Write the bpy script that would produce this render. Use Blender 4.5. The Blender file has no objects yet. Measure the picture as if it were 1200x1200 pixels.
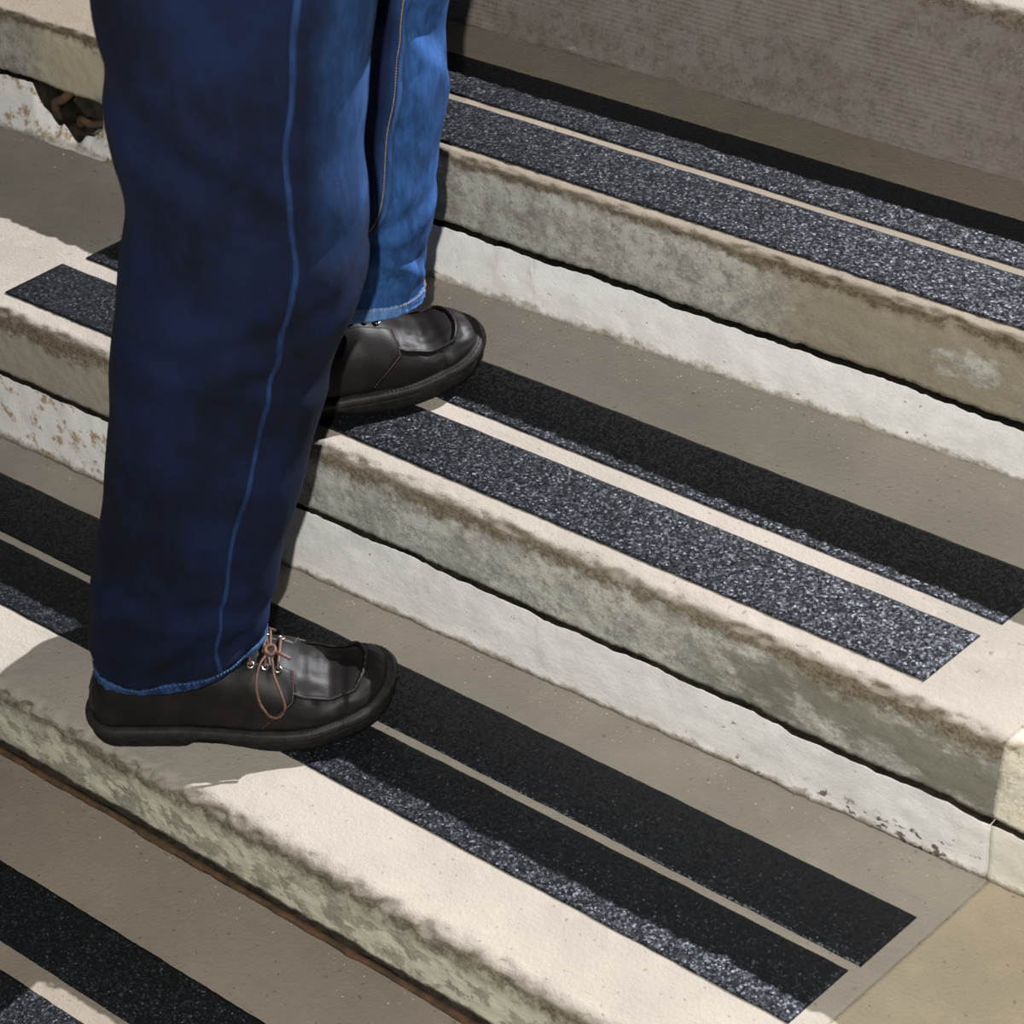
import bpy, bmesh, math, random
from mathutils import Vector, Matrix, noise
C = bpy.context.scene
col = C.collection
random.seed(7)
# ------------------------------------------------------------ camera
cd = bpy.data.cameras.new('camera'); cam = bpy.data.objects.new('camera', cd); col.objects.link(cam)
CP = Vector((0.87679, -1.09602, 1.44184))
FW = Vector((-0.46702, 0.5838, -0.66413)); RT = Vector((0.8136, 0.57787, -0.06417)); UP = Vector((-0.34632, 0.57031, 0.74486))
M = Matrix((RT, UP, -FW)).transposed().to_4x4(); M.translation = CP
cam.matrix_world = M
cd.sensor_width = 36; cd.lens = 36 * 2297.56 / 1200
cd.clip_start = .01
cd.dof.use_dof = True; cd.dof.focus_distance = 2.0; cd.dof.aperture_fstop = 11
C.camera = cam
# ------------------------------------------------------------ light
w = bpy.data.worlds.new('sky'); C.world = w; w.use_nodes = True
bg = w.node_tree.nodes['Background']; bg.inputs[0].default_value = (.72, .82, 1.0, 1); bg.inputs[1].default_value = .06
sd = bpy.data.lights.new('sun', 'SUN'); sd.energy = 10.0; sd.angle = math.radians(.53); sd.color = (.955, .95, 1)
so = bpy.data.objects.new('sun', sd); col.objects.link(so)
so.rotation_euler = Vector((.35, 1.0, .965)).to_track_quat('Z', 'Y').to_euler()
fd = bpy.data.lights.new('camera_flash', 'POINT'); fd.energy = 175; fd.shadow_soft_size = .012; fd.color = (1, .98, .93)
fo = bpy.data.objects.new('camera_flash', fd); col.objects.link(fo)
fo.location = CP - RT * .075 + UP * .03
vs = C.view_settings
vs.view_transform = 'Standard'; vs.look = 'None'; vs.exposure = 0; vs.gamma = 1; vs.use_curve_mapping = False

# ------------------------------------------------------------ node helpers
class N:
    def __init__(s, name):
        s.m = bpy.data.materials.new(name); s.m.use_nodes = True
        s.t = s.m.node_tree; s.b = s.t.nodes['Principled BSDF']
    def n(s, typ, **kw):
        nd = s.t.nodes.new(typ)
        for k, v in kw.items(): setattr(nd, k, v)
        return nd
    def l(s, a, b): s.t.links.new(a, b)
    def pos(s, sc=(1, 1, 1), rot=(0, 0, 0)):
        if not hasattr(s, '_g'): s._g = s.n('ShaderNodeNewGeometry')
        mp = s.n('ShaderNodeMapping'); s.l(s._g.outputs['Position'], mp.inputs[0])
        mp.inputs['Scale'].default_value = sc; mp.inputs['Rotation'].default_value = rot
        return mp.outputs[0]
    def noise(s, scale, detail=4, rough=.6, vec=None, dist=0):
        nd = s.n('ShaderNodeTexNoise'); nd.inputs['Scale'].default_value = scale
        nd.inputs['Detail'].default_value = detail; nd.inputs['Roughness'].default_value = rough
        nd.inputs['Distortion'].default_value = dist
        s.l(vec if vec is not None else s.pos(), nd.inputs['Vector'])
        return nd.outputs['Fac']
    def ramp(s, fac, a, b, smooth=True):
        r = s.n('ShaderNodeMapRange'); r.interpolation_type = 'SMOOTHSTEP' if smooth else 'LINEAR'
        r.inputs['From Min'].default_value = a; r.inputs['From Max'].default_value = b
        s.l(fac, r.inputs['Value']); return r.outputs[0]
    def mix(s, f, a, b, typ='MIX'):
        m = s.n('ShaderNodeMix', data_type='RGBA', blend_type=typ)
        for i, v in ((0, f), (6, a), (7, b)):
            if isinstance(v, (tuple, list)): m.inputs[i].default_value = (*v, 1)
            elif isinstance(v, (int, float)): m.inputs[i].default_value = v
            else: s.l(v, m.inputs[i])
        return m.outputs[2]
    def math(s, op, a, b=0.0, c=None):
        m = s.n('ShaderNodeMath', operation=op)
        for i, v in enumerate((a, b) if c is None else (a, b, c)):
            if isinstance(v, (int, float)): m.inputs[i].default_value = v
            else: s.l(v, m.inputs[i])
        return m.outputs[0]
    def xyz(s, out=None):
        x = s.n('ShaderNodeSeparateXYZ'); s.l(out if out is not None else s.pos(), x.inputs[0]); return x.outputs
    def bump(s, h, strength=.3, dist=.002):
        b = s.n('ShaderNodeBump'); b.inputs['Strength'].default_value = strength; b.inputs['Distance'].default_value = dist
        s.l(h, b.inputs['Height'])
        if hasattr(s, '_bn'): s.l(s._bn, b.inputs['Normal'])
        s._bn = b.outputs[0]; s.l(s._bn, s.b.inputs['Normal'])
    def fin(s, colr, rough=.85, spec=.3):
        if isinstance(colr, tuple): s.b.inputs['Base Color'].default_value = (*colr, 1)
        else: s.l(colr, s.b.inputs['Base Color'])
        if isinstance(rough, (int, float)): s.b.inputs['Roughness'].default_value = rough
        else: s.l(rough, s.b.inputs['Roughness'])
        s.b.inputs['Specular IOR Level'].default_value = spec
        return s.m

def concrete(name, top, face1, face2, dirt, ztop, band, amp, stain=None, flake=None, grooves=False):
    """cast concrete: smooth top, mottled front face with a ragged band of grime under the nosing"""
    k = N(name)
    big = k.noise(5, 3); mid = k.noise(28, 6, .65); fine = k.noise(240, 3, .7); grain = k.noise(900, 2, .6)
    # top
    t = k.mix(k.ramp(big, .35, .68), top, tuple(c * .84 for c in top))
    t = k.mix(k.math('MULTIPLY', k.ramp(mid, .5, .72), .35), t, tuple(c * 1.18 for c in top))
    strk = k.noise(12, 4, .6, k.pos((1, 5, 1)))
    t = k.mix(k.math('MULTIPLY', k.ramp(strk, .55, .75), .3), t, tuple(c * .7 for c in top))
    pit = k.ramp(k.noise(150, 1, .5), .70, .76)
    t = k.mix(k.math('MULTIPLY', pit, .55), t, tuple(c * .35 for c in top))
    # face
    f = k.mix(k.ramp(mid, .40, .62), face1, face2)
    f = k.mix(k.math('MULTIPLY', k.ramp(k.noise(75, 6, .8), .49, .60), .62), f, tuple(c * .58 for c in face2))
    f = k.mix(k.math('MULTIPLY', k.ramp(fine, .52, .64), .38), f, tuple(min(1, c * 1.35) for c in face1))
    X = k.xyz()
    if stain:
        for (x0, x1, z0, colr, th) in stain:
            sx = k.math('MULTIPLY', k.ramp(X[0], x0 - .05, x0 + .06), k.ramp(X[0], x1 + .04, x1 - .04))
            sn = k.ramp(k.noise(16, 5, .6, k.pos((.8, 1, 1.6))), th, th + .12)
            f = k.mix(k.math('MULTIPLY', k.math('MULTIPLY', sx, sn), .85), f, colr)
    if flake:
        fl = k.ramp(k.noise(34, 6, .7, k.pos((1, 1, 1.2))), .47, .53)
        lo = k.ramp(X[2], ztop - .022, ztop - .045)
        f = k.mix(k.math('MULTIPLY', fl, lo), f, flake)
    if grooves:
        wv = k.n('ShaderNodeTexWave', wave_type='BANDS', bands_direction='Z', wave_profile='SIN')
        k.l(k.pos((.06, .0, 1)), wv.inputs['Vector']); wv.inputs['Scale'].default_value = 62
        wv.inputs['Distortion'].default_value = 1.2; wv.inputs['Detail'].default_value = 3; wv.inputs['Detail Scale'].default_value = 3
        patch = k.ramp(k.noise(3.3, 3, .6, k.pos((1, 1, 1.8))), .44, .6)
        gw = k.math('MULTIPLY', wv.outputs['Fac'], patch)
        f = k.mix(k.math('MULTIPLY', gw, .36), f, tuple(c * 1.5 for c in face1))
    # grime band below the edge, lower limit ragged and wandering
    jag = k.math('ADD', k.math('MULTIPLY', k.math('SUBTRACT', k.noise(9, 2), .5), amp * 2.0), k.math('MULTIPLY', k.math('SUBTRACT', k.noise(60, 6, .72), .5), amp * 3.0))
    zz = k.math('ADD', X[2], jag)
    bd = k.ramp(zz, ztop - band, ztop - band * .45)
    f = k.mix(k.math('MULTIPLY', bd, .9), f, k.mix(k.ramp(fine, .4, .62), dirt, tuple(c * .4 for c in dirt)))
    nz = k.xyz(k._g.outputs['Normal'])[2]
    isup = k.ramp(k.math('ADD', nz, k.math('MULTIPLY', k.math('SUBTRACT', fine, .5), .5)), .45, .72)
    c = k.mix(isup, f, t)
    c = k.mix(k.math('MULTIPLY', k.ramp(grain, .35, .65), .16), c, tuple(x * .5 for x in top))
    k.bump(grain, .4, .0007); k.bump(fine, .6, .0016); k.bump(mid, .4, .003)
    if grooves: k.bump(gw, .35, .001)
    return k.fin(c, .88, .25)

def white_paint(name, base, x_dirty=None):
    k = N(name)
    mid = k.noise(22, 6, .65); fine = k.noise(170, 4, .7)
    c = k.mix(k.ramp(mid, .35, .7), base, tuple(x * .86 for x in base))
    X = k.xyz()
    chips = k.ramp(k.noise(95, 3, .6), .69, .72)
    c = k.mix(k.math('MULTIPLY', chips, .8), c, (.16, .11, .07))
    run = k.ramp(k.noise(14, 4, .7, k.pos((3, 3, .4))), .62, .75)
    c = k.mix(k.math('MULTIPLY', run, .35), c, (.42, .33, .2))
    if x_dirty is not None:
        dx = k.ramp(X[0], x_dirty + .05, x_dirty - .1)
        rust = k.ramp(k.noise(42, 5, .7), .52, .62)
        c = k.mix(k.math('MULTIPLY', k.math('MULTIPLY', dx, rust), .85), c, (.33, .20, .075))
    # grime creeping up from the tread, with flaked spots
    foot = None
    for zb in (-.168, 0.0, .195):
        d = k.math('ADD', k.math('SUBTRACT', X[2], zb), k.math('MULTIPLY', k.math('SUBTRACT', k.noise(48, 6, .75), .5), .034))
        m_ = k.math('MULTIPLY', k.ramp(d, .0115, .002), k.ramp(X[2], zb - .02, zb - .01))
        foot = m_ if foot is None else k.math('MAXIMUM', foot, m_)
    lo_ = k.ramp(X[2], .12, .10); up_ = k.ramp(X[2], .19, .20)
    foot = k.math('MULTIPLY', foot, k.math('MAXIMUM', lo_, up_))
    c = k.mix(k.math('MULTIPLY', foot, .75), c, k.mix(k.ramp(fine, .42, .6), (.34, .28, .18), (.10, .075, .05)))
    hx = k.math('MULTIPLY', k.ramp(X[0], .30, .36), k.ramp(X[0], .50, .47))
    hz = k.math('MULTIPLY', k.ramp(X[2], .034, .020), k.ramp(k.noise(70, 3, .6), .54, .60))
    c = k.mix(k.math('MULTIPLY', k.math('MULTIPLY', hx, hz), .9), c, (.055, .032, .018))
    grn = k.noise(520, 2, .6)
    c = k.mix(k.math('MULTIPLY', k.ramp(grn, .4, .7), .12), c, (.4, .38, .34))
    k.bump(grn, .3, .0005); k.bump(fine, .55, .0014); k.bump(mid, .4, .003)
    return k.fin(c, .7, .3)

def grit():
    k = N('mineral_grit')
    v = k.n('ShaderNodeTexVoronoi'); v.inputs['Scale'].default_value = 500; k.l(k.pos(), v.inputs['Vector'])
    v2 = k.n('ShaderNodeTexVoronoi'); v2.inputs['Scale'].default_value = 980; k.l(k.pos(rot=(.3, .5, .9)), v2.inputs['Vector'])
    def nrm(vo, amt):
        sub = k.n('ShaderNodeVectorMath', operation='SUBTRACT'); k.l(vo.outputs['Color'], sub.inputs[0]); sub.inputs[1].default_value = (.5, .5, .5)
        sc = k.n('ShaderNodeVectorMath', operation='SCALE'); k.l(sub.outputs[0], sc.inputs[0]); sc.inputs['Scale'].default_value = amt
        ad = k.n('ShaderNodeVectorMath', operation='ADD'); k.l(sc.outputs[0], ad.inputs[0]); k.l(k._g.outputs['Normal'], ad.inputs[1])
        nm = k.n('ShaderNodeVectorMath', operation='NORMALIZE'); k.l(ad.outputs[0], nm.inputs[0]); return nm.outputs[0]
    k.l(nrm(v, .62), k.b.inputs['Normal'])
    c = k.mix(k.ramp(v2.outputs['Distance'], .0, .6), (.0035, .0038, .0045), (.0015, .0016, .002))
    dust = k.ramp(k.noise(9, 4), .5, .8)
    c = k.mix(k.math('MULTIPLY', dust, .25), c, (.006, .0056, .0056))
    m = k.fin(c, .50, .54)
    k.b.inputs['Specular Tint'].default_value = (.82, .88, 1, 1)
    return m

def plain(name, c1, c2, sc, rough, spec=.4, bump=.2, bd=.001, coat=0):
    k = N(name); n1 = k.noise(sc, 5, .6)
    k.bump(n1, bump, bd)
    m = k.fin(k.mix(k.ramp(n1, .35, .65), c1, c2), rough, spec)
    k.b.inputs['Coat Weight'].default_value = coat
    return m

def denim(name, base, light, amt, fade=None):
    k = N(name)
    tw = k.n('ShaderNodeTexWave', wave_type='BANDS', bands_direction='DIAGONAL'); k.l(k.pos((1, 1, 1)), tw.inputs['Vector'])
    tw.inputs['Scale'].default_value = 420; tw.inputs['Distortion'].default_value = .6
    vert = k.noise(160, 3, .7, k.pos((1, 1, .16)))
    big = k.noise(9, 4, .6, k.pos((1, 1, .8)))
    cloud = k.noise(34, 5, .65, k.pos((1, 1, .6)))
    c = k.mix(k.ramp(big, .38, .66), base, light)
    c = k.mix(k.math('MULTIPLY', k.ramp(cloud, .5, .72), .5), c, light)
    c = k.mix(k.math('MULTIPLY', k.ramp(vert, .42, .68), amt), c, tuple(min(1, x * 1.9) for x in light))
    c = k.mix(k.math('MULTIPLY', tw.outputs['Fac'], .22), c, tuple(x * .4 for x in base))
    if fade:  # tint for faded cloth and for sunlight painted into the jeans
        at = k.n('ShaderNodeAttribute', attribute_name='wear_and_sun')
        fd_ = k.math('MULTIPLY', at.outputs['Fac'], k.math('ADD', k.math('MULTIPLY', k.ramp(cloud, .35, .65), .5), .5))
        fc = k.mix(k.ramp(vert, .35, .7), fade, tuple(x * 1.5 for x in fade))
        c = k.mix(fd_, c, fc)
    k.bump(tw.outputs['Fac'], .25, .0004); k.bump(vert, .25, .0006); k.bump(cloud, .3, .002)
    m = k.fin(c, .9, .15)
    k.b.inputs['Sheen Weight'].default_value = .0; k.b.inputs['Sheen Tint'].default_value = (.35, .5, 1, 1)
    return m

# ------------------------------------------------------------ object helpers
def mesh_obj(name, verts, faces, mat, parent=None, smooth=True, base=(0, 0, 0)):
    me = bpy.data.meshes.new(name); me.from_pydata([tuple(v) for v in verts], [], faces); me.update()
    bm = bmesh.new(); bm.from_mesh(me); bmesh.ops.recalc_face_normals(bm, faces=bm.faces); bm.to_mesh(me); bm.free()
    if smooth:
        me.polygons.foreach_set('use_smooth', [True] * len(me.polygons))
    me.materials.append(mat)
    o = bpy.data.objects.new(name, me); col.objects.link(o)
    if parent is not None:
        o.parent = parent; o.location = (-base[0], -base[1], -base[2])
    return o
def join(parts):
    V = []; F = []
    for v, f in parts:
        n = len(V); V += list(v); F += [tuple(i + n for i in q) for q in f]
    return V, F
def tube(pts, r, seg=8, closed=False, flat=1.0, up=None):
    pts = [Vector(p) for p in pts]; n = len(pts); V = []; F = []
    rr = r if isinstance(r, (list, tuple)) else [r] * n
    prev = None
    for i, p in enumerate(pts):
        a = pts[(i - 1) % n] if (closed or i) else p; b = pts[(i + 1) % n] if (closed or i < n - 1) else p
        t = (b - a).normalized()
        u = (up if up is not None else (prev if prev is not None else Vector((.13, .21, .97))))
        u = (u - t * u.dot(t)).normalized(); prev = u; s = t.cross(u)
        for j in range(seg):
            an = 2 * math.pi * j / seg
            V.append(p + (s * math.cos(an) + u * math.sin(an) * flat) * rr[i])
    for i in range(n if closed else n - 1):
        for j in range(seg):
            q = (i + 1) % n
            F.append((i * seg + j, i * seg + (j + 1) % seg, q * seg + (j + 1) % seg, q * seg + j))
    if not closed:
        F.append(tuple(range(seg))[::-1]); F.append(tuple((n - 1) * seg + j for j in range(seg)))
    return V, F
def catmull(P, n):
    P = [Vector(p) for p in P]; out = []
    m = len(P) - 1
    for i in range(n):
        t = i / (n - 1) * m; k = min(int(t), m - 1); u = t - k
        a, b, c, d = P[max(k - 1, 0)], P[k], P[k + 1], P[min(k + 2, m)]
        out.append(.5 * ((2 * b) + (c - a) * u + (2 * a - 5 * b + 4 * c - d) * u * u + (3 * b - a - 3 * c + d) * u ** 3))
    return out
def ns(x, y, z, s, seed=0): return noise.noise(Vector((x * s + seed * 13.7, y * s - seed * 7.1, z * s + seed * 3.3)))
def empty(name, loc, label=None, cat=None, group=None):
    o = bpy.data.objects.new(name, None); o.empty_display_size = .05; o.location = loc; col.objects.link(o)
    if label: o['label'] = label
    if cat: o['category'] = cat
    if group: o['group'] = group
    return o

# ------------------------------------------------------------ the steps
KC = .0058; SH = .23                      # gentle sweep of the stand, skew of the aisle edges
XA0, XA1, XE = -2.3, .52, 1.7             # aisle steps, then the paler seating ends
def Y(c, x): return c - KC * min(x * x, 4)
def xsk(X, y): return X + SH * y

def wander(x, z):
    return .0036 * ns(x, z * 9, 0, 13, 2) + .0020 * ns(x, z * 5, 0, 42, 2) + .0009 * ns(x, z, 0, 120, 2)
def slab(name, F, B, z, c, x0, x1, mat, parent, base, rad=.009, chip=.004, seed=1, lean=0.0, dx=.0045):
    """a cast step: underside, front face, worn nosing, top"""
    prof = [(.10, -c), (.03, -c), (.0, -c)]
    nf = max(6, int((c - rad) / .005))
    for i in range(1, nf + 1): prof.append((0, -c + (c - rad) * i / nf))
    for i in range(1, 7):
        a = math.pi / 2 * i / 6; prof.append((rad * (1 - math.cos(a)), -rad + rad * math.sin(a)))
    d = .004; y = rad
    while y < B - F:
        y += d; d = min(d * 1.35, .03); prof.append((min(y, B - F), 0))
    nx = int((x1 - x0) / dx) + 1; V = []; Fc = []
    np_ = len(prof)
    for i in range(nx):
        X = x0 + (x1 - x0) * i / (nx - 1)
        for j, (py, pz) in enumerate(prof):
            yy = F + py; x = xsk(X, yy); zz = z + pz
            lf = lean * (pz + 0) / c if pz < 0 else 0        # leaning front
            face = py < rad + .03
            if pz <= 0 and face and j > 1:
                e = max(0, 1 - abs(pz + rad * .2) / .03) * max(0, 1 - py / .03)
                nA = ns(x, yy, zz, 16, seed); nB = ns(x, yy, zz, 85, seed); nC = ns(x, yy, zz, 230, seed)
                dn = chip * e * (max(0, nA) * .45 + max(0, nB) * 1.0 + max(0, nC) * .6)
                dn += .0012 * nB + .0006 * nC
                if py >= rad: zz += -dn * .35 - .0003
                elif pz > -rad: yy += dn * .8; zz -= dn * .5
                else: yy += dn
                if j in (1, 2, 3): zz += wander(x, z - c) + .0010 * nC
            elif pz == 0:
                zz += .0006 * ns(x, yy, 0, 9, seed)
            yy += lf
            V.append((x, Y(yy, x), zz))
    for i in range(nx - 1):
        for j in range(np_ - 1):
            a = i * np_ + j; Fc.append((a, a + np_, a + np_ + 1, a + 1))
    for i in (0, nx - 1):                    # end caps
        Fc.append(tuple(i * np_ + j for j in range(np_)))
    # bottom and back close
    a = [i * np_ for i in range(nx)]; b = [i * np_ + np_ - 1 for i in range(nx)]
    for i in range(nx - 1): Fc.append((a[i + 1], a[i], b[i], b[i + 1]))
    return mesh_obj(name, V, Fc, mat, parent, True, base)

def riser(name, F, zt, zb, x0, x1, mat, parent, base, seed, tilt=True, hole=None, dx=.005, bulge=.0007):
    """rendered riser under the slab: ragged top edge below the open joint, wavy foot on the tread"""
    V = []; Fc = []; nx = int((x1 - x0) / dx) + 1; nz = 14
    for i in range(nx):
        X = x0 + (x1 - x0) * i / (nx - 1)
        x = xsk(X, F)
        top = zt - .0078 + wander(x, zt) - .0014 * (ns(x, 0, 0, 26, seed)) - .0025 * max(0, ns(x, 0, 5, 11, seed)) - .0022 * abs(ns(x, 3, 0, 95, seed)) - .001 * ns(x, 3, 0, 260, seed)
        if hole and hole[0] < x < hole[1]:
            u = (x - hole[0]) / (hole[1] - hole[0])
            top -= hole[2] * (math.sin(math.pi * u) ** .45) * (1 + .35 * ns(x, 0, 0, 60, 5))
        foot = .0035 * max(0, ns(x, 7, 0, 30, seed) + .25) + .0022 * ns(x, 7, 0, 120, seed) + .003
        tb = .022 * max(-.55, min(.6, x)) if tilt else 0
        for j in range(nz + 1):
            t = j / nz if j != nz - 1 else .985; zz = zb - .0005 + (top - zb + .0005) * t
            yy = F + .0005 + (1 - t) * tb - bulge * math.sin(math.pi * t)
            if j == 1: yy -= foot * .15
            if j == 0: yy -= foot * .5
            yy += .0012 * ns(x, zz, 0, 40, seed) + .0007 * ns(x, zz, 0, 150, seed)
            V.append((x, Y(yy, x), zz))
        V.append((x, Y(F + .0022, x), top - .001)); V.append((x, Y(F + .045, x), top - .012)); V.append((x, Y(F + .05, x), zb - .0005))
    m = nz + 4
    for i in range(nx - 1):
        for j in range(m - 1):
            a = i * m + j; Fc.append((a, a + m, a + m + 1, a + 1))
        a = i * m; Fc.append((a + m, a, a + m - 1, a + 2 * m - 1))
    for i in (0, nx - 1): Fc.append(tuple(i * m + j for j in range(m)))
    o = mesh_obj(name, V, Fc, mat, parent, True, base)
    o.data.materials.append(SOOT_SHADE)                        # dirt packed in the open joint behind the lip
    nf = (nx - 1) * m
    for k in range(nf):
        if k % m >= nz: o.data.polygons[k].material_index = 1
    return o

def strip(name, y0, y1, z, x0, x1, mat, parent, base, seed, th=.0016):
    """self adhesive grit strip: thin body with slightly uneven edges and its own thickness"""
    V = []; Fc = []; nx = int((x1 - x0) / .006) + 1; rows = 7
    for i in range(nx):
        X = x0 + (x1 - x0) * i / (nx - 1)
        for j in range(rows):
            t = [0, 0, .04, .5, .96, 1, 1][j]; yy = y0 + (y1 - y0) * t
            x = xsk(X, yy)
            if t < .1: yy += .0007 * ns(x, 0, 0, 40, seed) + .0004 * ns(x, 0, 0, 170, seed)
            if t > .9: yy += .0007 * ns(x, 4, 0, 40, seed) + .0004 * ns(x, 4, 0, 170, seed)
            zz = z + (-.001 if j in (0, 6) else th - (.0003 if j in (1, 5) else 0)) + .0003 * ns(x, yy, 0, 30, seed) * (j not in (0, 6))
            V.append((x, Y(yy, x), zz))
    for i in range(nx - 1):
        for j in range(rows - 1):
            a = i * rows + j; Fc.append((a, a + rows, a + rows + 1, a + 1))
        a = i * rows; Fc.append((a + rows, a, a + rows - 1, a + 2 * rows - 1))
    for i in (0, nx - 1): Fc.append(tuple(i * rows + j for j in range(rows)))
    return mesh_obj(name, V, Fc, mat, parent, True, base)

TREAD = (.270, .232, .182)
PALE = (.36, .305, .22)
GRIT = grit()
W1, W2 = .0741, .0725
Z = {-1: -.168, 0: 0.0, 1: .195, 2: .361, 3: .513}
FR = {-1: -.667, 0: -.329, 1: -.0196, 2: .2813, 3: .5715}
m_t0 = concrete('flaked_concrete', (.280, .250, .212), (.40, .38, .29), (.30, .29, .23), (.15, .125, .085), Z[0], .030, .016, flake=(.60, .58, .45))
m_t1 = concrete('mottled_concrete', (.280, .250, .212), (.43, .425, .375), (.27, .265, .235), (.17, .13, .085), Z[1], .034, .020,
                stain=[(.22, .9, 0, (.13, .13, .095), .42), (-.9, -.4, 0, (.30, .27, .22), .3)])
m_t2 = concrete('weathered_concrete', (.205, .172, .132), (.37, .36, .315), (.235, .225, .195), (.13, .095, .055), Z[2], .017, .010,
                stain=[(.12, .9, 0, (.215, .18, .125), .36), (-.9, -.55, 0, (.42, .37, .26), .3)])
m_t3 = concrete('board_marked_concrete', (.30, .27, .22), (.150, .130, .115), (.128, .106, .088), (.15, .115, .08), Z[3], .02, .02, grooves=True)
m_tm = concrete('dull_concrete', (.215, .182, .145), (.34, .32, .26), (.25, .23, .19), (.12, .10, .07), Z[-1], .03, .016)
m_e0 = concrete('pale_concrete', PALE, (.55, .52, .42), (.45, .42, .34), (.2, .16, .1), Z[0], .02, .01)
m_e1 = concrete('cream_concrete', (.40, .35, .28), (.62, .58, .47), (.50, .47, .38), (.25, .2, .12), Z[1], .012, .012)
WHITE = white_paint('white_riser_paint', (.78, .765, .74), -.42)
WHITE2 = white_paint('cream_riser_paint', (.78, .75, .66))
RUST = plain('rusty_iron', (.10, .055, .028), (.045, .032, .022), 60, .9, .2, .5, .002)
SOOT_SHADE = plain('joint_dirt_and_shade', (.035, .030, .023), (.016, .013, .010), 90, .95, .05)  # dirt in the riser joints, painted shade under the overhanging slab
DARKM = plain('dark_rubble', (.045, .035, .028), (.02, .018, .016), 60, .95, .1, .6, .004)

def step(i, label, mats, c, back, strips, risr, rad=.009, chip=.004, lean=0.0, dx=.0045):
    z = Z[i]; F = FR[i]; base = (0, F, z - c)
    st = empty('concrete_step', base, label, 'step', 'concrete steps of the stand')
    slab('slab', F, back, z, c, XA0, XA1, mats[0], st, base, rad, chip, i + 3, lean, dx)
    e = slab('end_slab', F, back, z, c, XA1, XE, mats[1], st, base, rad, chip, i + 3, lean, dx)
    e['label'] = 'paler cream end of the step beyond the aisle edge'
    for (ya, yb, xl, xr) in strips:
        strip('grip_strip', ya, yb, z, xl, xr, GRIT, st, base, i * 3 + int(ya * 100))
    if risr:
        rF, zb, hole = risr
        riser('riser', rF, z - c, zb, XA0, XA1 - .001, WHITE, st, base, i + 11, i > 0, hole)
        r2 = riser('riser', rF, z - c, zb, XA1, XE, WHITE2, st, base, i + 11, i > 0)
    return st, base

# bottom two steps, then upwards; (front, back, left end, right end) of each strip
XL, XR = -.707, .443
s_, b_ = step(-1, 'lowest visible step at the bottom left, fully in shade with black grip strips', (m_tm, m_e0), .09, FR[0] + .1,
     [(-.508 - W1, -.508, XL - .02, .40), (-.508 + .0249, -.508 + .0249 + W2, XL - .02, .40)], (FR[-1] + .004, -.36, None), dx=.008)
s0, b0 = step(0, 'step under the front shoe, wide sunlit nosing with flaking paint on its face', (m_t0, m_e0), .0923, FR[1] + .1,
     [(-.2365, -.2365 + W1, XL - .02, .496), (-.2365 + W1 + .0096, -.2365 + W1 + .0096 + W2, XL - .02, .501)], (-.215, Z[-1], None), rad=.016, chip=.009)
s1, b1 = step(1, 'middle step under the rear shoe, bright white line between its grip strips', (m_t1, m_e1), .0965, FR[2] + .1,
     [(.0075, .0075 + W1, XL, .428), (.0075 + W1 + .0238 - .0012, .0075 + W1 + .0238 + W2, XL + .01, .433)], (FR[1], Z[0], None), rad=.010, chip=.006)
s2, b2 = step(2, 'upper step with beige nosing, two glittering grip strips and ragged dark crack', (m_t2, m_e1), .0892, .66,
     [(.2965, .2965 + W1, XL + .0, 1.2), (.2965 + W1 + .0115, .2965 + W1 + .0115 + W2, XL + .0, 1.2)], (FR[2], Z[1], (-.915, -.80, .055)), rad=.007, chip=.005)
s3, b3 = step(3, 'topmost step at the upper right with tall brown board-marked front', (m_t3, m_e1), .155, 1.25, [], None, rad=.006, chip=.003, lean=.0545)
# lower step and ground beyond the frame
base = (0, -1.0, -.55)
fl = empty('ground', (0, 0, -.55)); fl['kind'] = 'structure'
slab('slab', -1.05, -.55, -.36, .18, XA0, XE, m_tm, fl, (0, 0, -.55), dx=.02)
V = [(-4, -4, -.55), (4, -4, -.55), (4, 3, -.55), (-4, 3, -.55), (-4, -4, -.6), (4, -4, -.6), (4, 3, -.6), (-4, 3, -.6)]
mesh_obj('paving', V, [(0, 1, 2, 3), (4, 5, 6, 7), (0, 1, 5, 4), (1, 2, 6, 5), (2, 3, 7, 6), (3, 0, 4, 7)], m_tm, fl, False, (0, 0, -.55))
# masonry body under the slabs (closes the joints)
V = []; Fc = []
core = [(-1.0, -.55), (-1.0, -.365), (-.60, -.365), (-.60, -.262), (-.175, -.262), (-.175, -.096), (.03, -.096), (.03, .094), (.335, .094), (.335, .268), (.62, .268), (.62, .355), (1.24, .355), (1.24, -.55)]
nx = 20
for i in range(nx):
    X = XA0 + .01 + (XE - XA0 - .02) * i / (nx - 1)
    for (y, z) in core: x = xsk(X, y); V.append((x, Y(y, x), z))
m = len(core)
for i in range(nx - 1):
    for j in range(m): a = i * m + j; b = i * m + (j + 1) % m; Fc.append((a, a + m, b + m, b))
Fc.append(tuple(range(m))); Fc.append(tuple((nx - 1) * m + j for j in range(m)))
mesh_obj('masonry_core', V, Fc, DARKM, fl, False, (0, 0, -.55))

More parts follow.
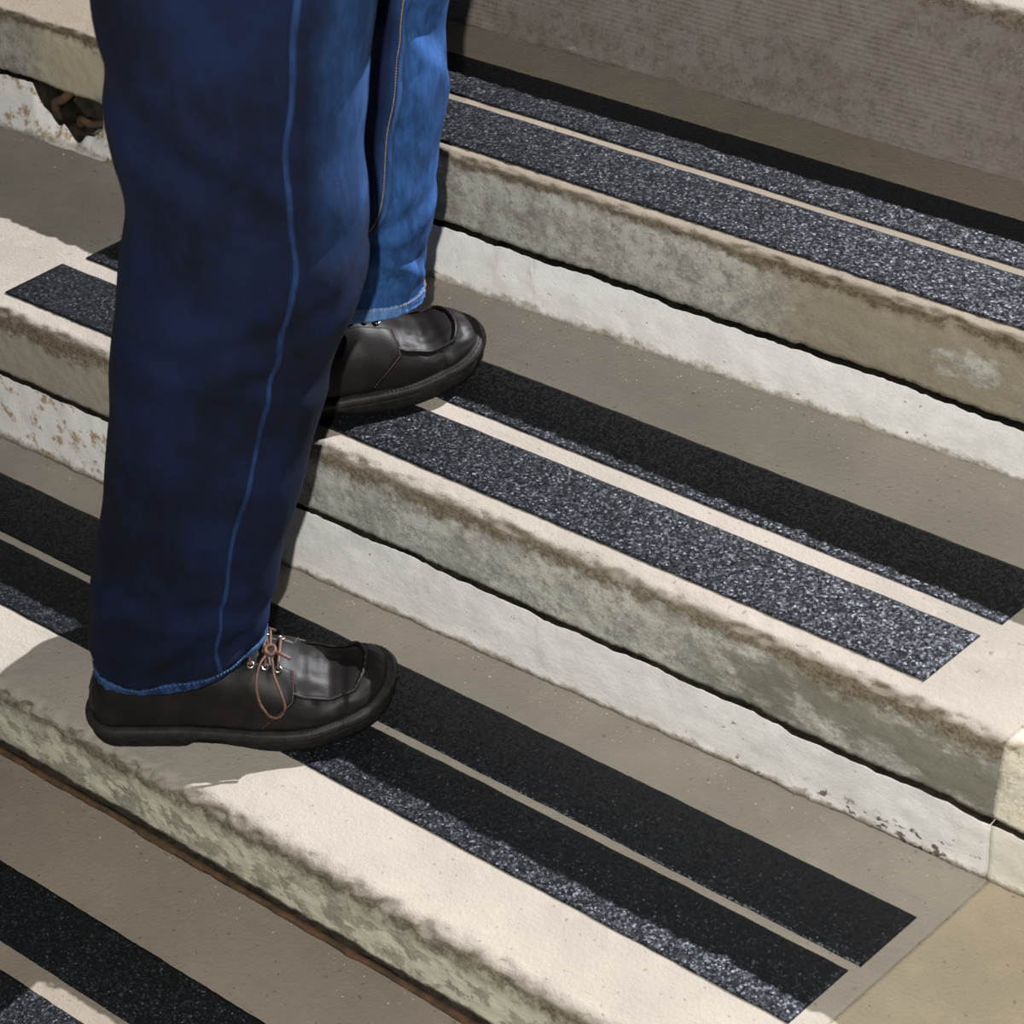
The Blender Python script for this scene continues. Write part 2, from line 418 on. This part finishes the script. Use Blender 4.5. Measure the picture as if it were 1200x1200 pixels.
# rusty angle iron along the foot of the bottom riser
V = []; Fc = []; n = 420
for i in range(n):
    x = -1.6 + 2.6 * i / (n - 1)
    yf = -.3040 + .0022 * ns(x, 0, 0, 18, 3) + .0016 * ns(x, 0, 0, 70, 4); yb = -.2985
    zt = Z[-1] + .0025 + .0010 * ns(x, 0, 0, 50, 5)
    for (y, z) in ((yf - .002, Z[-1] - .001), (yf, zt), (yf + .006, zt + .001), (yb, zt), (yb, Z[-1] - .001)): V.append((x, Y(y, x), z))
for i in range(n - 1):
    for j in range(5): a = i * 5 + j; b = i * 5 + (j + 1) % 5; Fc.append((a, a + 5, b + 5, b))
Fc.append((0, 1, 2, 3, 4)); Fc.append(tuple((n - 1) * 5 + j for j in range(5)))
o = mesh_obj('rusty_edge_strip', V, Fc, RUST, s0, True, b0); o['label'] = 'thin rusty iron edge below the flaking step face'
V = [(x, Y(y, x), z) for x in (-1.6, -.8, 0, .8) for (y, z) in ((-.2980, Z[-1] + .0008), (-.2980, Z[-1] - .001), (-.231, Z[-1] - .001), (-.231, Z[-1] + .0012))]
Fc = [(i * 4 + j, i * 4 + (j + 1) % 4, i * 4 + 4 + (j + 1) % 4, i * 4 + 4 + j) for i in range(3) for j in range(4)] + [(0, 1, 2, 3), (12, 13, 14, 15)]
mesh_obj('under_slab_shade', V, Fc, SOOT_SHADE, s0, False, b0)  # dark strip painted in as the shade below the overhanging slab
# rusted bar ends and broken render in the hole of the upper riser
q = []
for (x, zz, dz, r) in ((-.885, .235, .05, .006), (-.845, .238, -.02, .005)):
    q.append(tube(catmull([(x - .015, Y(FR[2] + .012, x), zz - .02), (x - .004, Y(FR[2] + .004, x), zz + dz * .2), (x + .012, Y(FR[2] + .006, x), zz + dz * .4), (x + .02, Y(FR[2] + .02, x), zz + dz * .6)], 12), r, 8))
o = mesh_obj('rusted_rebar', *join(q), RUST, s2, True, b2)

# crumbs of mortar and grit lying at the feet of the risers (uncountable)
CR = {-1: ([], []), 0: ([], []), 1: ([], [])}
def crumb(x, y, z, r, V, Fc):
    n = len(V)
    for d in ((1, 0, 0), (0, 1, 0), (-1, 0, 0), (0, -1, 0), (0, 0, .8), (0, 0, -.6)):
        k = r * random.uniform(.6, 1.3); V.append((x + d[0] * k, y + d[1] * k, z + d[2] * k + r * .4))
    for f in ((0, 1, 4), (1, 2, 4), (2, 3, 4), (3, 0, 4), (1, 0, 5), (2, 1, 5), (3, 2, 5), (0, 3, 5)): Fc.append(tuple(n + t for t in f))
for i in range(900):
    k = random.choice((0, 0, 1, 1, -1))
    x = random.uniform(-1.1, .6)
    yb = {0: FR[1], 1: FR[2], -1: -.30}[k]
    y = yb - abs(random.gauss(0, .022)) - .004
    crumb(x, Y(y, x), Z[k], random.uniform(.0004, .0013) * (1.6 if random.random() < .06 else 1), *CR[k])
CRM = plain('mortar_crumb', (.5, .45, .36), (.3, .25, .19), 200, .9)
for k, (st, b) in ((-1, (s_, b_)), (0, (s0, b0)), (1, (s1, b1))):
    o = mesh_obj('mortar_crumbs', *CR[k], CRM, st, False, b); o['kind'] = 'stuff'

# ------------------------------------------------------------ the person
PB = (-.25, -.15, 0.0)
person = empty('person', PB, 'person in dark blue jeans and black leather shoes climbing the steps', 'person')
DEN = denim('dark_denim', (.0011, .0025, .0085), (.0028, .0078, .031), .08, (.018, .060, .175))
DEN2 = denim('faded_denim', (.05, .12, .30), (.13, .25, .48), .5)
DEN3 = denim('mid_denim', (.010, .028, .085), (.026, .068, .17), .4)
DEN4 = denim('seam_denim', (.0035, .0095, .033), (.010, .028, .085), .3)
DEN5 = denim('pale_hem_denim', (.03, .085, .22), (.09, .18, .36), .5)  # paler than the front hem
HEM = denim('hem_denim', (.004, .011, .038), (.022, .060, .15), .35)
THR = plain('orange_thread', (.42, .26, .10), (.30, .17, .06), 300, .8)
THB = plain('pale_blue_thread', (.06, .14, .28), (.03, .08, .19), 300, .8)
LEA = N('black_leather')
cr = LEA.noise(420, 3, .6); cb = LEA.noise(30, 4, .6)
LEA.bump(cr, .22, .0005); LEA.bump(cb, .25, .002)
LEA.fin(LEA.mix(LEA.ramp(cb, .4, .7), (.004, .0035, .0035), (.0085, .0062, .0055)), .50, .19)
LEA.b.inputs['Coat Weight'].default_value = .0; LEA.b.inputs['Coat Roughness'].default_value = .3
LEA = LEA.m
SOL = plain('black_rubber', (.006, .006, .0055), (.011, .0105, .0095), 120, .7, .12, .2, .0006)
WELT = plain('welt_rubber', (.010, .009, .008), (.018, .016, .014), 120, .55, .2, .2, .0006)
LAC = plain('brown_leather_lace', (.085, .042, .030), (.05, .024, .018), 260, .55, .35, .3, .0006)
MET = plain('nickel', (.62, .60, .56), (.5, .48, .44), 60, .28, .5, .1, .0004)
MET.node_tree.nodes['Principled BSDF'].inputs['Metallic'].default_value = 1
SEAMM = plain('stitched_seam', (.10, .055, .045), (.04, .025, .02), 500, .7, .3, .4, .0006)
SOCK = plain('black_sock', (.012, .012, .014), (.02, .02, .022), 300, .95, .1)

TP = 2 * math.pi
G = Vector((.81, .5864, 0)).normalized(); NN = Vector((G.y, -G.x, 0))
A1 = Vector((-.262, -.262, 0)); A2 = Vector((-.27, .015, 0))
LEG1 = [((-0.0508, 0.0807), (0.1241, 0.1118)), ((-0.0452, 0.1277), (0.1309, 0.1414)), ((-0.0299, 0.1894), (0.1455, 0.1744)), ((-0.0142, 0.2537), (0.1676, 0.2458)), ((0.0087, 0.3346), (0.1897, 0.3216)), ((0.0288, 0.411), (0.2121, 0.3884)), ((0.0427, 0.4654), (0.232, 0.4519)), ((0.0564, 0.5261), (0.258, 0.5118)), ((0.0726, 0.5754), (0.2721, 0.5614)), ((0.0824, 0.6113), (0.2762, 0.5977)), ((0.0846, 0.6566), (0.2813, 0.6429)), ((0.0859, 0.6995), (0.2882, 0.6855)), ((0.0904, 0.7285), (0.2934, 0.7144)), ((0.0952, 0.7706), (0.3012, 0.7564)), ((0.0984, 0.8046), (0.3075, 0.7902)), ((0.1027, 0.8375), (0.3129, 0.823))]
LEG2 = [((-0.0619, 0.3404), (0.136, 0.3335)), ((-0.0554, 0.3703), (0.1362, 0.3537)), ((-0.0447, 0.4061), (0.1415, 0.3832)), ((-0.0321, 0.4437), (0.1489, 0.4281)), ((-0.0145, 0.4845), (0.1586, 0.4724)), ((-0.0053, 0.5442), (0.1694, 0.5321)), ((0.0019, 0.6006), (0.1797, 0.5883)), ((0.0089, 0.6555), (0.1881, 0.6431)), ((0.0191, 0.7024), (0.1965, 0.6902)), ((0.0218, 0.7481), (0.2031, 0.7357)), ((.025, .838), (.208, .828))]

def leg_surface(A, rings, depth, seed, folds=()):
    """returns f(t, phi) -> point and t range; phi=0 shin side, -90deg side facing away, +90deg side facing the viewer"""
    PL = [A + G * a[0] + Vector((0, 0, a[1])) for a, b in rings]
    PR = [A + G * b[0] + Vector((0, 0, b[1])) for a, b in rings]
    n = 260
    L = catmull(PL, n); R = catmull(PR, n)
    def f(t, phi, off=0.0):
        k = t * (n - 1); i = min(int(k), n - 2); u = k - i
        l = L[i].lerp(L[i + 1], u); r = R[i].lerp(R[i + 1], u)
        c = (l + r) * .5; a = (r - l) * .5; al = a.length; ah = a / al
        b = al * (depth[0] + (depth[1] - depth[0]) * t)
        cs, sn = math.cos(phi), math.sin(phi)
        pw = .90
        px = math.copysign(abs(cs) ** pw, cs); py = math.copysign(abs(sn) ** pw, sn)
        p = c + a * px + NN * (b * py)
        nrm = (ah * cs + NN * sn).normalized()
        z = p.z - rings[0][0][1]
        # cloth folds
        d = 0.0
        q = Vector((p.x * 7 + seed, p.y * 7, p.z * 3.2)); d += .012 * noise.noise(q)
        dg = p.z * 1.0 + (p - c).dot(G) * .9                        # diagonal drapes
        q = Vector((dg * 13 + seed * 3, (p - c).dot(NN) * 5, p.z * 2)); d += .011 * noise.noise(q)
        dg2 = p.z - (p - c).dot(G) * .75
        q = Vector((dg2 * 24 + seed * 5, cs * 1.5, sn * 1.5)); fade = math.exp(-z / .13)
        d += .013 * fade * noise.noise(q) * min(1, z / .03)
        q = Vector((p.x * 30, p.y * 30 + seed, p.z * 16)); d += .0022 * noise.noise(q)
        for (zc, sl, wd, am, pc) in folds:                           # single creases: height, slope round the leg, width, depth, where
            u = (p.z - zc - sl * math.sin(phi - pc)) / wd
            g = math.exp(-u * u) * max(0, math.cos((phi - pc) * .5)) ** 3
            d += am * (g - .8 * math.exp(-(u - 1.7) ** 2) * max(0, math.cos((phi - pc) * .5)) ** 3)
        edge = abs(cs) ** 3
        d *= (1 - .55 * edge)
        return p + nrm * (d + off)
    return f
def leg_mesh(f, top=True, nt=230, nphi=120, lip=.05):
    V = []; F = []
    rows = []
    for k in (4, 3, 2, 1): rows.append((k * .012, -.0045))          # inside of the hem, upwards
    rows.append((0.0, -.0025)); rows.append((-.0012, -.0012))
    for i in range(nt + 1): rows.append((i / nt, 0))
    for t, off in rows:
        for j in range(nphi): V.append(f(max(t, 0), 2 * math.pi * j / nphi, off) + Vector((0, 0, min(t, 0))))
    for i in range(len(rows) - 1):
        for j in range(nphi): F.append((i * nphi + j, i * nphi + (j + 1) % nphi, (i + 1) * nphi + (j + 1) % nphi, (i + 1) * nphi + j))
    return V, F, rows
f1 = leg_surface(A1, LEG1, (.66, .96), 1.3, [(.52, -.05, .014, .006, .5), (.165, .03, .013, .006, 1.2), (.62, .09, .022, .007, 1.6), (.135, -.03, .010, .005, .4), (.44, .04, .012, .003, 1.1)])
f2 = leg_surface(A2, LEG2, (.52, .92), 4.1, [(.385, .05, .010, .006, .6), (.43, -.03, .012, .0045, .9), (.60, .08, .018, .006, .5), (.69, -.06, .016, .005, .8)])
V1, F1_, r1 = leg_mesh(f1); V2, F2_, r2 = leg_mesh(f2)
# hips: a closed saddle that the two trouser legs run up into
HC = Vector((-.125, -.02, 0)); FD = Vector((.72, .69, 0)).normalized(); SD = Vector((FD.y, -FD.x, 0))
V3 = []; F3 = []; prof = [(.812, .05, .05), (.818, .16, .115), (.830, .195, .135), (.855, .205, .148), (.90, .205, .148), (.96, .188, .132), (1.02, .165, .112), (1.06, .163, .110), (1.075, .15, .10), (1.075, .01, .01)]
P = catmull([Vector(p) for p in prof], 50); n = 72
for p in P:
    for j in range(n):
        a = 2 * math.pi * j / n; V3.append(HC + SD * (p.y * math.cos(a)) + FD * (p.z * math.sin(a) + .02 * (1.0 - p.x)) + Vector((0, 0, p.x + .003 * ns(math.cos(a), math.sin(a), p.x, 4, 3))))
for i in range(len(P) - 1):
    for j in range(n): F3.append((i * n + j, i * n + (j + 1) % n, (i + 1) * n + (j + 1) % n, (i + 1) * n + j))
F3.append(tuple(range(n))); F3.append(tuple((len(P) - 1) * n + j for j in range(n)))
for (V_, F_, r_) in ((V1, F1_, r1), (V2, F2_, r2)):
    b = (len(r_) - 1) * 120; F_.append(tuple(b + j for j in range(120)))
WEAR_SUN = []  # denim fading mixed with sunlight painted as paler cloth
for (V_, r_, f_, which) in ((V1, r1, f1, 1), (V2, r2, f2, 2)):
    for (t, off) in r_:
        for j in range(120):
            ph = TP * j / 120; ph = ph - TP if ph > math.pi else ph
            if which == 1: v = max(0, min(1, (t - .5) / .2)) * min(1, 1.6 * max(0, 1 - abs(ph + .1) / 1.15))  # sunlit strip along the upper front edge, painted paler
            else: v = max(0, min(1, (1.15 + .32 * max(0, 1 - t / .85) - ph) / .25)) * max(0, min(1, (ph + 1.5) / .5))  # faded front panel, with its sunlit brightness painted in
            WEAR_SUN.append(v)
WEAR_SUN += [0.0] * len(V3)
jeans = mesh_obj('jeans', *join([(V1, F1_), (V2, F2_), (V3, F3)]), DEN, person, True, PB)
jeans.data.attributes.new('wear_and_sun', 'FLOAT', 'POINT').data.foreach_set('value', WEAR_SUN)
PBv = PB
# hems: doubled cloth bands with puckers; seams; stitches
def band(f, t0, t1, ph0, ph1, off, nt, nphi, th=.0012, puck=0.0, closed=False, pf=None):
    V = []; F = []
    for i in range(nt + 1):
        t = t0 + (t1 - t0) * i / nt
        for j in range(nphi + (0 if closed else 1)):
            ph = ph0 + (ph1 - ph0) * j / nphi
            if pf: ph += pf(t)
            e = (math.sin(math.pi * min(1, max(0, i / nt))) ** .4)
            if not closed: e *= math.sin(math.pi * j / nphi) ** .4
            V.append(f(t, ph, off * e + .0002 + puck * noise.noise(Vector((ph * 14, t * 60, off * 900)))))
    m = nphi + (0 if closed else 1)
    for i in range(nt):
        for j in range(nphi): F.append((i * m + j, i * m + (j + 1) % m, (i + 1) * m + (j + 1) % m, (i + 1) * m + j))
    return V, F
def stitches(f, t, off, n, ph0, ph1, ln=.55, r=.00045, tf=None):
    q = []
    for i in range(n):
        a = ph0 + (ph1 - ph0) * (i + .0) / n; b = ph0 + (ph1 - ph0) * (i + ln) / n
        q.append(tube([f(t, a, off), f(t, (a + b) / 2, off + .0004), f(t, b, off)], r, 4))
    return join(q)
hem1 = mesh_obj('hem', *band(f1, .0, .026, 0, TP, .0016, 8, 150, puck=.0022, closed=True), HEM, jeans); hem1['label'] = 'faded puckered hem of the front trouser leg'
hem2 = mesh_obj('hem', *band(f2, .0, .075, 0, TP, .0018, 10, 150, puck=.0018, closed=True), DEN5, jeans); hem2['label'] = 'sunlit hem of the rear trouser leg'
mesh_obj('hem_stitching', *stitches(f1, .0245, .0018, 150, 0, TP), THB, jeans)
mesh_obj('hem_stitching', *stitches(f2, .070, .0020, 150, 0, TP), THR, jeans)
PS1 = math.acos(.40)
def wob(t): return .02 * math.sin(t * 11) + .012 * math.sin(t * 27 + 1) - .09 * max(0, 1 - t / .22)
def wob2(t): return .32 * max(0, 1 - t / .85) + .01 * math.sin(t * 25)
s = mesh_obj('side_seam', *band(f1, .0, .985, PS1 - .026, PS1 + .026, .0020, 300, 6, pf=wob), DEN4, jeans); s['label'] = 'lighter worn ridge of the outer side seam'
s = mesh_obj('side_seam', *band(f2, .0, .985, .97, 1.02, .0018, 300, 6, pf=wob2), DEN3, jeans)
q = []
for i in range(210):
    t = .02 + .96 * i / 210
    q.append(tube([f2(t, 1.05 + wob2(t), .0008), f2(t + .0014, 1.05 + wob2(t), .0012), f2(t + .0028, 1.05 + wob2(t), .0008)], .0005, 4))
mesh_obj('seam_stitching', *join(q), THR, jeans)

# ---- shoes -------------------------------------------------------------------
L = .300
ST = [(0, .0, .0, .0), (.012, .014, .014, .050), (.04, .026, .026, .070), (.10, .035, .034, .078), (.20, .037, .036, .080), (.32, .039, .035, .088), (.42, .043, .037, .090), (.50, .047, .041, .087),
      (.58, .051, .045, .087), (.66, .053, .048, .079), (.74, .053, .049, .064), (.82, .049, .047, .050), (.89, .041, .041, .047), (.94, .032, .033, .042), (.975, .021, .022, .034), (.993, .010, .011, .024), (1.0, .0, .0, .012)]
def stat(s):
    s = max(0, min(1, s))
    for a, b in zip(ST, ST[1:]):
        if s <= b[0]:
            u = (s - a[0]) / (b[0] - a[0])
            if a[0] >= .04 and b[0] <= .9: u2 = u * u * (3 - 2 * u); u = .5 * u + .5 * u2
            q = [a[k] + (b[k] - a[k]) * u for k in (1, 2, 3)]
            if s < .10:
                e = math.sqrt(max(0, 1 - ((.10 - s) / .10) ** 2)); q[0] = .035 * e; q[1] = .034 * e
            if s > .86:
                e = math.sqrt(max(0, 1 - ((s - .86) / .14) ** 2)); q[0] = .0465 * e; q[1] = .0455 * e; q[2] = .012 + .037 * e
            return tuple(q)
def spring(s): return .020 * max(0, (s - .68) / .32) ** 1.8
SZ = .027                                                       # top of the welt
def make_shoe(loc, ang, side):
    """side=+1 right shoe (outer side is -y), -1 left shoe"""
    def surf(s, th, off=0.0):
        wl, wm, zt = stat(s)
        def pt(s, th):
            wl, wm, zt = stat(s)
            c, sn = math.cos(th), max(0, math.sin(th))
            w_ = wl if c < 0 else wm
            y = math.copysign(abs(c) ** .72, c) * w_ * (1 - .16 * sn ** 2)
            z = SZ - .004 + spring(s) + (zt - SZ + .004 + .004) * sn ** .80 if s > 0 else SZ
            y -= .006 * math.sin(math.pi * min(1, max(0, (s - .35) / .65))) * 0 - .007 * max(0, (s - .6) / .4) ** 2
            return Vector((s * L, y, z))
        p = pt(s, th)
        if off:
            e = 1e-3
            du = pt(min(1, s + e), th) - pt(max(0, s - e), th); dv = pt(s, th + .01) - pt(s, th - .01)
            nn = dv.cross(du)
            if nn.length > 1e-12:
                nn.normalize()
                ctr = Vector((s * L, 0, SZ))
                if nn.dot(p - ctr) < 0: nn = -nn
                p = p + nn * off
        return Vector((p.x, p.y * side, p.z))
    ss = [0, .003, .007] + [.012 + i / 90 * .965 for i in range(91)] + [.984, .990, .995, .998, 1.0]
    V = []; F = []; nt = 44
    for s_ in ss:
        for j in range(nt + 1):
            th = math.pi * j / nt
            d = 0
            u = max(0, 1 - abs(s_ - .78) / .08) * math.sin(th) ** 1.5
            d -= .0022 * u * (math.sin(s_ * 150 + math.cos(th) * 3) * .5 + .5) * (ns(s_, th, 0, 6, 2) + .6)     # walking creases
            if .60 < s_ < .93 and math.sin(th) > .72: d -= .0010
            d += .0010 * ns(s_ * 3, th, 0, 4, 3)
            V.append(surf(s_, th, d if d else .00001))
    m = nt + 1
    for i in range(len(ss) - 1):
        for j in range(nt): F.append((i * m + j, i * m + j + 1, (i + 1) * m + j + 1, (i + 1) * m + j))
    for i in range(len(ss) - 1): F.append((i * m + m - 1, i * m, (i + 1) * m, (i + 1) * m + m - 1))
    sh = mesh_obj('shoe', V, F, LEA, person, True)
    sh.location = (loc[0] - PB[0], loc[1] - PB[1], loc[2] - PB[2]); sh.rotation_euler = (0, 0, ang)
    # outline of the sole
    def outline(extra, n=110):
        P = []
        for i in range(n):
            a = 2 * math.pi * i / n
            # walk heel->toe along one side and back
            u = i / n
            if u < .5: s_ = .5 - .5 * math.cos(u * TP); sd = -1
            else: s_ = .5 + .5 * math.cos((u - .5) * TP); sd = 1
            wl, wm, zt = stat(s_); w_ = wl if sd < 0 else wm
            y = sd * w_ + .007 * max(0, (s_ - .6) / .4) ** 2
            P.append(Vector((s_ * L, y * side, s_)))
        Q = []
        for i, p in enumerate(P):
            a = P[i - 1]; b = P[(i + 1) % n]; t = Vector((b.x - a.x, b.y - a.y, 0))
            if t.length < 1e-9: t = Vector((0, 1, 0))
            t.normalize(); nr = Vector((t.y, -t.x, 0)) * side
            Q.append((p.x + nr.x * extra, p.y + nr.y * extra, p.z))
        return Q
    def layer(specs, zf):
        """stacked outlines: (extra, height)"""
        V = []; F = []; n = 110
        for ex, h in specs:
            for (x, y, s_) in outline(ex): V.append((x, y, zf(s_, h)))
        k = len(specs)
        for i in range(k - 1):
            for j in range(n): F.append((i * n + j, i * n + (j + 1) % n, (i + 1) * n + (j + 1) % n, (i + 1) * n + j))
        F.append(tuple(range(n))); F.append(tuple((k - 1) * n + j for j in range(n)))
        return V, F
    def zs(s_, h):
        lift = .0065 * (1 / (1 + math.exp(-(s_ - .335) * 160))) * (1 - max(0, min(1, (s_ - .45) / .16)))      # waist lifted behind the ball
        return h + spring(s_) + (lift if h < .008 else 0)
    mesh_obj('sole', *layer([(.0005, .0), (.0025, .001), (.0042, .006), (.0046, .012), (.0042, .0175)], zs), SOL, sh)
    mesh_obj('welt', *layer([(.0035, .0165), (.0062, .0180), (.0070, .0205), (.0066, .0235), (.0045, .0262), (-.001, .0275), (-.004, .0262)], zs), WELT, sh)
    # welt stitching
    q = []; O = outline(.0042)
    for i in range(0, 110):
        x, y, s_ = O[i]; x2, y2, s2_ = O[(i + 1) % 110]
        for u in (0, .5):
            a = Vector((x + (x2 - x) * u, y + (y2 - y) * u, zs(s_, .0268))); b = Vector((x + (x2 - x) * (u + .3), y + (y2 - y) * (u + .3), zs(s_, .0268)))
            q.append(tube([a, b], .0005, 4))
    mesh_obj('welt_stitching', *join(q), WELT, sh)
    # moccasin seam round the toe plateau
    ap = []
    for i in range(61):
        u = i / 60
        if u < .42: s_ = .69 + (.895 - .69) * (u / .42); th = math.pi - .80 + .06 * math.sin(u * 7)
        elif u > .58: s_ = .69 + (.895 - .69) * ((1 - u) / .42); th = .80 - .06 * math.sin((1 - u) * 7)
        else:
            k = (u - .42) / .16; th = (math.pi - .80 + .012) + (1.60 - math.pi - .024) * k; s_ = .895 + .032 * math.sin(math.pi * k)
        ap.append(surf(s_, th, .0006))
    mesh_obj('apron_seam', *tube(ap, .0020, 8), LEA, sh)
    q = [tube([a.lerp(b, .15) + Vector((0, 0, .0016)), a.lerp(b, .75) + Vector((0, 0, .0016))], .0005, 4) for a, b in zip(ap, ap[1:])]
    mesh_obj('apron_stitching', *join(q), SEAMM, sh)
    # quarters with the lacing flaps, one each side: raised panels over the vamp
    for sd in (0, 1):
        V = []; F = []; na, nb = 46, 26
        for i in range(na + 1):
            for j in range(nb + 1):
                v = j / nb                                       # from welt (0) to top line (1)
                th = .04 + v * 1.27
                sfront = .665 + .045 * math.sin(min(1, v * 1.25) * math.pi * .62) - .20 * max(0, .45 - v) ** 1.2
                s_ = .045 + (sfront - .045) * (i / na)
                e = 1 if (0 < i < na and 0 < j < nb) else 0
                V.append(surf(s_, th if sd else math.pi - th, .0024 * e + .0002))
        m = nb + 1
        for i in range(na):
            for j in range(nb): F.append((i * m + j, i * m + j + 1, (i + 1) * m + j + 1, (i + 1) * m + j))
        qd = mesh_obj('quarter', V, F, LEA, sh)
        q = []
        edge = []
        for j in range(41):
            v = .05 + .93 * j / 40; th = .04 + v * 1.27
            sfront = .665 + .045 * math.sin(min(1, v * 1.25) * math.pi * .62) - .20 * max(0, .45 - v) ** 1.2
            edge.append(surf(sfront - .012, th if sd else math.pi - th, .0028))
        q = [tube([a, a.lerp(b, .6)], .0006, 4) for a, b in zip(edge, edge[1:])]
        mesh_obj('quarter_stitching', *join(q), SEAMM, sh)
        for k in range(3):
            s_ = .655 - .042 * k; th = (1.22 if side > 0 else 1.42) if sd else math.pi - 1.22
            c = surf(s_, th, .0030); a = surf(s_ + .01, th, .0030) - c; b = surf(s_, th + .05, .0030) - c
            a.normalize(); b = (b - a * b.dot(a)).normalized()
            ring = [c + a * (.0031 * math.cos(t)) + b * (.0031 * math.sin(t)) for t in [TP * i / 20 for i in range(20)]]
            mesh_obj('eyelet', *tube(ring, .0010, 8, closed=True), MET, sh)
    # tongue
    V = []; F = []
    for i in range(25):
        for j in range(13):
            s_ = .71 - .37 * i / 24; th = 1.0 + (math.pi - 2.0) * j / 12
            V.append(surf(s_, th, .0012 + .002 * (i / 24)))
    for i in range(24):
        for j in range(12): F.append((i * 13 + j, i * 13 + j + 1, (i + 1) * 13 + j + 1, (i + 1) * 13 + j))
    mesh_obj('tongue', V, F, LEA, sh)
    # laces: cross bars, knot, hanging loop on the outer side and a shorter one inside
    q = []
    for k in range(3):
        s_ = .655 - .042 * k
        q.append(tube(catmull([surf(s_, math.pi - 1.22, .003), surf(s_, math.pi - 1.34, .0062), surf(s_ - .01 * (k % 2), math.pi / 2, .0075), surf(s_, 1.38, .0062), surf(s_, 1.22 if side > 0 else 1.42, .003)], 16), .0017, 8))
    kn = surf(.622, math.pi / 2 + .10, .0095)
    q.append(tube(catmull([kn + Vector(v) * .001 for v in ((-4, 4, -1), (-1, 6, 2), (4, 3, 3), (5, -3, 2), (1, -6, 1), (-4, -3, 2), (-3, 3, 4), (2, 4, 4))], 26), .0021, 8))
    sg = -side                                                      # outward direction in y for the outer side
    def o(s_, th, off): return surf(s_, th, off)
    q.append(tube(catmull([kn, o(.632, math.pi - 1.30, .009), o(.642, math.pi - 1.05, .0065), o(.662, math.pi - .76, .0060), o(.672, math.pi - .52, .0060), o(.655, math.pi - .36, .0062), o(.625, math.pi - .36, .0062), o(.597, math.pi - .55, .0066), o(.588, math.pi - .85, .0072), o(.596, math.pi - 1.2, .0090), kn], 70), .0014, 8))
    if side > 0: q.append(tube(catmull([kn, o(.615, 1.30, .011), o(.61, 1.0, .008), o(.625, .75, .007), o(.60, .62, .007), o(.58, .8, .007), o(.595, 1.15, .009), kn], 50), .0014, 8))
    q.append(tube(catmull([kn, kn + Vector((.010, -side * .006, .002)), kn + Vector((.020, -side * .009, -.003))], 10), .0019, 8))
    mesh_obj('lace', *join(q), LAC, sh)
    # sock and ankle above the opening
    V, F = tube(catmull([(.22 * L, 0, .045), (.22 * L, 0, .085), (.22 * L + .012, 0, .12), (.22 * L + .030, 0, .20)], 14), [.030 + .004 * abs(i - 5) / 5 for i in range(14)], 24)
    mesh_obj('sock', V, F, SOCK, sh)
    # collar rim
    rim = []
    return sh
RA = math.radians
shoeR = make_shoe((-.312, -.305, .0016), RA(36), 1); shoeR['label'] = 'right shoe flat on the lower step'
shoeL = make_shoe((-.342, -.070, .1966), RA(56), -1); shoeL['label'] = 'left shoe set on the middle step'
